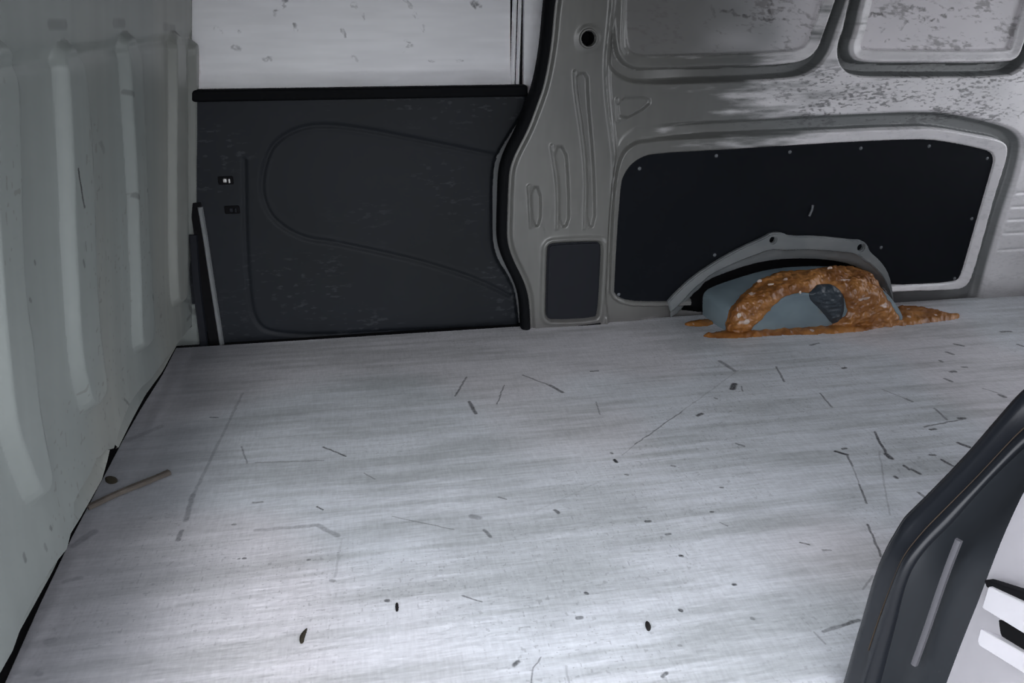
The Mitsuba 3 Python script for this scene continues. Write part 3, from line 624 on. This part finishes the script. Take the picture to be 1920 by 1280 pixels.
# pale leading edge of the door, seen past the bulkhead, and the dark channel beside it
pa = [on_y(x, y, DT - 0.012) for x, y in ((375, 388), (384, 440), (396, 520), (407, 590), (419, 665))]
put("", sweep(chaikin(pa, 2, False), np.array([[-.0075, -.006], [-.0075, .004], [-.004, .009], [.004, .009], [.0075, .004], [.0075, -.006]]), [0, -1.0, 0]), "pale_strip", "pale leading edge strip of the door", key="door_1__edge_strip", smooth=40)
ch = [on_y(x, y, DT - 0.006) for x, y in ((366, 380), (376, 450), (387, 540), (398, 610), (406, 670))]
put("", sweep(chaikin(ch, 2, False), np.array([[-.016, -.004], [-.016, .004], [.016, .004], [.016, -.004]]), [0, -1.0, 0]), "dark_void", "dark gap beside the edge strip", key="door_1__edge_gap", smooth=40)
po = [on_y(x, y, DT - 0.014) for x, y in ((362, 440), (369, 540), (378, 610), (385, 668))]
put("", sweep(chaikin(po, 2, False), np.array([[-.013, -.004], [-.010, .008], [.010, .008], [.013, -.004]]), [0, -1.0, 0]), "cover_plastic", key="door_1__front_post", smooth=40)

# rubber seal round the far opening
sp = np.array([[x, WY + 0.004, z] for x, z in resample(wall(SEAL, WY, 3, False), 160)])
lipw = 0.0152
pr = np.array([[-lipw, -.030], [-lipw, .002], [-lipw * .7, .012], [0, .016], [lipw * .6, .011], [lipw, .002], [lipw, -.030]])
put("door_seal", sweep(sp, pr, [0, -1.0, 0]), "black_rubber", "black rubber seal curving down the pillar beside the dark sliding door", "door seal", group=None, smooth=50)
# pale return of the opening just outside the seal
pr2 = np.array([[-.004, -.05], [-.004, .004], [.0, .007], [.004, .004], [.004, -.05]])
rp = np.array([[x, WY + 0.01, z] for x, z in resample(wall([(a_ + 9, b_) for a_, b_ in SEAL], WY, 3, False), 160)])
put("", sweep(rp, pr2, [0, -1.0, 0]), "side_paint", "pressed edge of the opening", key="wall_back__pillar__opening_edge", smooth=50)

# ------------------------------------------------------------------ sealant smeared round the tub
def pxpoly(pts): return Polygon(chaikin(pts, 1)).buffer(0)
band = pxpoly([(1360, 628), (1362, 596), (1378, 566), (1400, 545), (1420, 528), (1450, 514), (1480, 508), (1535, 505), (1560, 498), (1600, 500), (1630, 508), (1650, 540), (1672, 575), (1690, 600), (1672, 622), (1640, 630), (1552, 630), (1556, 608), (1572, 600), (1588, 588), (1586, 566), (1577, 548), (1560, 538), (1535, 536), (1520, 548), (1505, 548), (1478, 552), (1452, 570), (1435, 590), (1415, 612), (1395, 630)])
N = np.array(trimesh.Trimesh(np.array(TUB.vertices), TUB.faces, process=False).vertex_normals)
fine = TUB.copy()
for _ in range(1): fine = fine.subdivide()
fv, fn_ = np.array(fine.vertices), np.array(fine.vertex_normals)
if (fn_[:, 1] * 1.0).mean() > 0: fn_ = -fn_
pp = to_px(fv)
edge_d = cKDTree(dense(np.array(band.exterior.coords), False, 1.0)).query(pp)[0] * np.where(shapely.contains_xy(band, pp[:, 0], pp[:, 1]), 1, -1)
edge_d = edge_d + 7 * (meshkit.fbm(fv * 40, 3, 2) - 0.5)
lump = meshkit.fbm(fv * np.array([24, 24, 24]), 3, 11)
ridged = np.abs(meshkit.fbm(fv * np.array([60, 60, 45]), 3, 21) - 0.5) * 2
thick = np.where(edge_d > 0, 0.003 + 0.024 * sm(0, 12, edge_d) * (0.25 + 1.3 * lump) - 0.007 * (1 - ridged) ** 3 * sm(2, 10, edge_d), -0.006)
front = fv[:, 1] < WY - 0.03
sm_mesh = trimesh.Trimesh(fv + fn_ * thick[:, None], fine.faces, process=False)
sm_mesh = split_faces(sm_mesh, (thick[fine.faces].max(1) > 0) & (fv[fine.faces][:, :, 2].max(1) > -0.02))
pieces = [sm_mesh]
def smear(pts, h, seed):
    poly = pxpoly(pts); lo_, hi_ = np.array(poly.bounds[:2]), np.array(poly.bounds[2:])
    gx_, gy_ = np.meshgrid(np.linspace(lo_[0] - 2, hi_[0] + 2, 150), np.linspace(lo_[1] - 2, hi_[1] + 2, 24))
    pq = np.stack([gx_.ravel(), gy_.ravel()], 1)
    e = cKDTree(dense(np.array(poly.exterior.coords), False, 1.0)).query(pq)[0] * np.where(shapely.contains_xy(poly, pq[:, 0], pq[:, 1]), 1, -1)
    w3 = np.array([on_z(*p_) for p_ in pq])
    nz = meshkit.fbm(w3 * 45, 3, seed)
    w3[:, 2] = np.where(e > -1, h * sm(-1, 4, e + 4 * (nz - 0.5)) * (0.3 + 1.2 * nz), -0.003)
    ii = np.arange(len(pq)).reshape(gx_.shape)
    qq = np.stack([ii[:-1, :-1], ii[:-1, 1:], ii[1:, 1:], ii[1:, :-1]], -1).reshape(-1, 4)
    m_ = trimesh.Trimesh(w3, np.vstack([qq[:, [0, 2, 1]], qq[:, [0, 3, 2]]]), process=False)
    return split_faces(m_, e[m_.faces].max(1) > -1)
pieces.append(smear([(1312, 632), (1340, 622), (1400, 620), (1500, 612), (1560, 610), (1600, 606), (1640, 600), (1690, 600), (1640, 618), (1560, 626), (1450, 628), (1380, 634)], 0.010, 31))
pieces.append(smear([(1660, 598), (1680, 576), (1720, 572), (1748, 582), (1800, 590), (1795, 598), (1730, 606), (1680, 612)], 0.011, 32))
pieces.append(smear([(1280, 608), (1300, 600), (1338, 598), (1336, 610), (1300, 612)], 0.006, 33))
put("sealant", cat(pieces), "sealant_orange", "lumpy rust orange sealant smeared around the wheel tub and onto the floor", "sealant", smooth=True)
# dark torn patch of liner stuck beside it
torn = pxpoly([(1518, 548), (1534, 532), (1560, 535), (1577, 547), (1581, 575), (1573, 602), (1561, 605), (1548, 588), (1534, 572), (1522, 562)])
td_ = cKDTree(dense(np.array(torn.exterior.coords), False, 1.0)).query(pp)[0] * np.where(shapely.contains_xy(torn, pp[:, 0], pp[:, 1]), 1, -1)
tt = np.where(td_ > -3, 0.002 + 0.016 * sm(-3, 6, td_) * meshkit.fbm(fv * np.array([45, 30, 70]), 3, 41), -0.004)
put("", split_faces(trimesh.Trimesh(fv + fn_ * tt[:, None], fine.faces, process=False), (td_[fine.faces].max(1) > -3)), mat("liner_dark", (0.026, 0.037, 0.047), 0.45, 0.5), "dark crumpled torn patch", key="wheel_arch__torn_patch", smooth=True)
# pale flakes stuck in it
ray_q = trimesh.ray.ray_triangle.RayMeshIntersector(sm_mesh)
for px, py, w_, h_ in ((1386, 592, 9, 12), (1400, 603, 10, 9), (1424, 527, 9, 6), (1445, 533, 12, 4), (1556, 503, 10, 6), (1500, 548, 4, 6)):
    r = ray(px, py); r = r / np.linalg.norm(r)
    loc, _, _tri = ray_q.intersects_location([EYE], [r], multiple_hits=False)
    if len(loc) == 0: continue
    s_ = np.linalg.norm(loc[0] - EYE) / F
    fl_ = trimesh.creation.icosphere(2, 1.0); vv = np.array(fl_.vertices); vv *= 1 + 0.5 * (meshkit.noise(vv * 2.2 + px, 3) - 0.5)[:, None]
    vv = vv * np.array([w_ * s_ * .5, 0.004, h_ * s_ * .5]) + loc[0]
    put("", trimesh.Trimesh(vv, fl_.faces, process=False), "flake_pale" if "flake_pale" in scene else mat("flake_pale", (0.55, 0.46, 0.40), 0.5, 0.4), "pale flake stuck in the sealant", key=numbered("sealant__flake"), smooth=True)

# ------------------------------------------------------------------ near door pillar: seal, dark jamb, white body with two catch bars
A = [(1985, 690), (1920, 734), (1872, 789), (1824, 845), (1788, 884), (1754, 919), (1722, 951), (1701, 971), (1692, 981), (1685, 992), (1675, 1009), (1662, 1031), (1644, 1070), (1630, 1112), (1618, 1157), (1600, 1216), (1581, 1284), (1560, 1355)]
B = [(1985, 750), (1916, 805), (1872, 852), (1832, 895), (1795, 932), (1762, 965), (1738, 989), (1719, 1011), (1702, 1032), (1690, 1052), (1677, 1083), (1662, 1122), (1648, 1160), (1632, 1208), (1609, 1284), (1588, 1355)]
C = [(1990, 780), (1918, 840), (1882, 874), (1850, 906), (1814, 945), (1782, 983), (1757, 1006), (1736, 1028), (1719, 1050), (1706, 1072), (1697, 1096), (1690, 1120), (1681, 1160), (1668, 1210), (1649, 1284), (1630, 1355)]
D = [(2005, 830), (1940, 892), (1905, 925), (1876, 955), (1842, 990), (1815, 1018), (1797, 1040), (1785, 1060), (1775, 1080), (1766, 1100), (1757, 1122), (1748, 1145), (1738, 1175), (1724, 1220), (1706, 1284), (1686, 1355)]
Ee = [(2010, 840), (1936, 895), (1918, 925), (1906, 950), (1894, 976), (1880, 1008), (1868, 1038), (1858, 1064), (1850, 1085), (1842, 1106), (1834, 1128), (1824, 1152), (1812, 1182), (1797, 1220), (1773, 1284), (1748, 1355)]
NY = 0.85
def curve(pts, y, n=90):
    c = np.array([on_y(x_, y_, y) for x_, y_ in pts]); c = resample(chaikin(c, 3, False), n)
    # carried on to the roof and down below the sill, following the far pillar's line
    top = c[0]; up_ = np.linspace(0, 1, 24)[1:][::-1, None]
    cu = top + np.stack([0.075 * np.sin(up_[:, 0] * np.pi / 2), 0 * up_[:, 0], up_[:, 0] * (1.34 - top[2])], 1)
    bot = c[-1]; dn = np.linspace(0, 1, 8)[1:, None]
    cd = bot + np.stack([-0.02 * dn[:, 0], 0 * dn[:, 0], -0.25 * dn[:, 0]], 1)
    return np.vstack([cu, c, cd])
cA, cB, cC, cD, cE = curve(A, NY), curve(B, NY - 0.030), curve(C, NY - 0.052), curve(D, NY - 0.10), curve(Ee, NY - 0.145)
cA0 = cA + [0.010, 0.012, 0]
mAB = (cA * .55 + cB * .45) + [-0.003, 0, 0]
mBC = (cB * .5 + cC * .5) + [-0.008, -0.002, 0.002]
rub = loft([cA0 + [0.05, 0, 0], cA0, cA, mAB, cB + [0.003, 0.002, 0], cB * .75 + cC * .25 + [-0.006, 0, 0], mBC, cB * .25 + cC * .75 + [-0.007, -0.002, 0], cC, cC + [0.014, 0.004, 0]])
put("door_seal", rub, "near_rubber", "glossy black rubber seal on the open doorway nearest the camera", "door seal", key="door_seal_001__rubber", smooth=60)
labels["door_seal_001"] = {"label": "glossy black rubber seal along the near doorway at the front edge of the floor", "category": "door seal"}
labels.pop("door_seal_001__rubber", None)
gi = slice(24, 90)
gpath = (cB + [0.0005, 0.001, 0])[26:92]
put("", sweep(gpath, np.array([[-.0011, 0], [0, .0014], [.0011, 0], [0, -.001]]), [-1.0, -0.3, 0.2]), "brown_highlight", "thin brown line painted as the highlight in the groove", key="door_seal_001__highlight_line", smooth=True)  # painted highlight that follows the seal groove
cD2 = cC * .5 + cD * .5 + [0.010, 0, 0]
cF = cE + np.array([0.012, -0.07, 0.0]); cG = cF + np.array([0.03, -0.06, 0.0]); cH = cG + np.array([0.10, -0.03, 0])
put("wall_front", loft([cE + [0.0, 0, 0], cE * .7 + cF * .3 + [-0.002, 0, 0], cF, cG, cH]), "jamb_paint", "white painted pillar at the rear of the near doorway", kind="structure", smooth=50)
put("", loft([cC + [0.002, 0, 0], cD2, cD, cD * .5 + cE * .5, cE]), "jamb_dark", "dark jamb behind the seal", key="wall_front__jamb", smooth=50)
x_h = cH[:, 0].max()
put("", cat([box(x_h - 0.03, 2.75, 0.58, 0.62, -0.3, 1.34), box(x_h + 0.02, 2.75, 0.80, 0.84, -0.1, 1.34), box(-0.75, 2.75, 0.62, 0.82, 1.24, 1.34)]), "jamb_paint", "near side of the van", key="wall_front__side")
st_ = [(1797, 1012), (1780, 1055), (1762, 1105), (1742, 1165), (1728, 1205), (1713, 1246)]
stp = np.array([on_y(x_, y_, NY - 0.112) for x_, y_ in st_])
put("", sweep(chaikin(stp, 2, False), np.array([[-.004, -.004], [-.0035, .0015], [0, .003], [.0035, .0015], [.004, -.004]]), [-0.9, -0.4, 0.2]), "jamb_strip", "thin pale raised strip", key="wall_front__jamb__strip", smooth=50)
# two white bars that run outward across the jamb
def bar(corners, y0, y1, th_):
    (a1, a2, b1, b2) = corners                           # near-seal top, bottom; outer top, bottom
    P = [on_y(*a1, y0), on_y(*a2, y0), on_y(*b2, y1), on_y(*b1, y1)]
    import manifold3d as m3
    back = np.array([th_, 0.0, 0.0])
    pts = [p_ + o_ for p_ in P for o_ in (np.zeros(3), back)]
    s_ = [m3.Manifold.sphere(0.0022, 12).translate(tuple(p_)) for p_ in pts]
    return tri(m3.Manifold.batch_hull(s_))
put("", bar(((1857, 1103), (1846, 1138), (1975, 1157), (1970, 1213)), NY - 0.17, NY - 0.27, 0.02), "bar_white", "thick white catch bar", key="wall_front__catch_bar", smooth=40)
put("", bar(((1842, 1182), (1836, 1206), (1975, 1256), (1970, 1288)), NY - 0.165, NY - 0.27, 0.02), "bar_white", "lower white catch bar", key="wall_front__catch_bar_001", smooth=40)
def shadow_bar(c, y0, y1): return bar(c, y0, y1, 0.01)  # black solids that stand in for the shadows around the catch bars
put("", shadow_bar(((1850, 1090), (1853, 1098), (1975, 1130), (1972, 1152)), NY - 0.155, NY - 0.262), "dark_void", "black bar painted as the shadow above the upper bar", key="wall_front__slot", smooth=40)
put("", shadow_bar(((1852, 1150), (1846, 1176), (1975, 1216), (1970, 1252)), NY - 0.155, NY - 0.262), "dark_void", "black bar painted as the shadow between the bars", key="wall_front__slot_001", smooth=40)

# ------------------------------------------------------------------ small things lying on the floor
s0, s1_ = on_z(172, 948, 0.006), on_z(316, 884, 0.006)
dirn = (s1_ - s0) / np.linalg.norm(s1_ - s0); sid = np.array([-dirn[1], dirn[0], 0]); L_ = np.linalg.norm(s1_ - s0)
pth = np.array([s0 + dirn * L_ * t + sid * 0.003 * math.sin(5 * t) + [0, 0, 0.001] for t in np.linspace(-0.05, 1, 24)])
rings = []
for i, p_ in enumerate(pth):
    t = i / 23; w_ = 0.0065 + 0.002 * t + 0.0006 * math.sin(13 * t); h_ = 0.0045
    rings.append([p_ + sid * w_ * a_ + np.array([0, 0, h_ * b_]) for a_, b_ in ((-1, -1), (-1, .5), (-.6, 1), (.6, 1), (1, .5), (1, -1))])
stick = loft(rings, True)
caps = []
for ring_ in (rings[0], rings[-1]):
    ring_ = np.array(ring_); caps.append(trimesh.Trimesh(np.vstack([ring_, ring_.mean(0)]), [[k_, (k_ + 1) % 6, 6] for k_ in range(6)], process=False))
put("wood_stick", cat([stick] + caps), "stick_wood", "thin brown strip of wood lying on the floor at the foot of the bulkhead", "stick", smooth=30)

def flake(pts_px, h, name, m, label, category):
    c = np.array([on_z(*p_) for p_ in pts_px]); poly = Polygon(chaikin(c[:, :2], 2)).buffer(0)
    me = trimesh.creation.extrude_polygon(poly, h, engine="earcut"); me = me.subdivide().subdivide()
    v = np.array(me.vertices); ctr = np.array(poly.centroid.coords[0])
    e = cKDTree(dense(np.array(poly.exterior.coords), False, 0.0005)).query(v[:, :2])[0]
    v[:, 2] = 0.0003 + np.where(v[:, 2] > h * .5, h * (0.45 + 0.55 * sm(0, 0.004, e)) + 0.001 * (meshkit.noise(v * 300, 3) - 0.5), 0) 
    put(name, trimesh.Trimesh(v, me.faces, process=False), m, label, category, smooth=40)
flake([(577, 1178), (574, 1187), (571, 1196), (569, 1206), (563, 1207), (561, 1199), (564, 1190), (571, 1182)], 0.004, "leaf_scrap", "leaf_dark", "curled dark leaf scrap on the pale front of the floor", "leaf scrap")
flake([(742, 1132), (746, 1130), (748, 1140), (746, 1147), (742, 1146), (741, 1139)], 0.004, "dirt_crumb", "crumb_dark", "narrow upright dark crumb on the floor between the leaf scrap and the big round crumb", "crumb")
flake([(1209, 1169), (1213, 1166), (1218, 1170), (1221, 1179), (1217, 1184), (1212, 1181)], 0.007, "dirt_crumb", "crumb_dark", "largest roundish black crumb on the pale floor", "crumb")
flake([(196, 897), (206, 893), (218, 896), (222, 903), (212, 908), (200, 906)], 0.005, "leaf_scrap", "leaf_dark", "dark scrap beside the wood stick under the bulkhead foot", "leaf scrap")
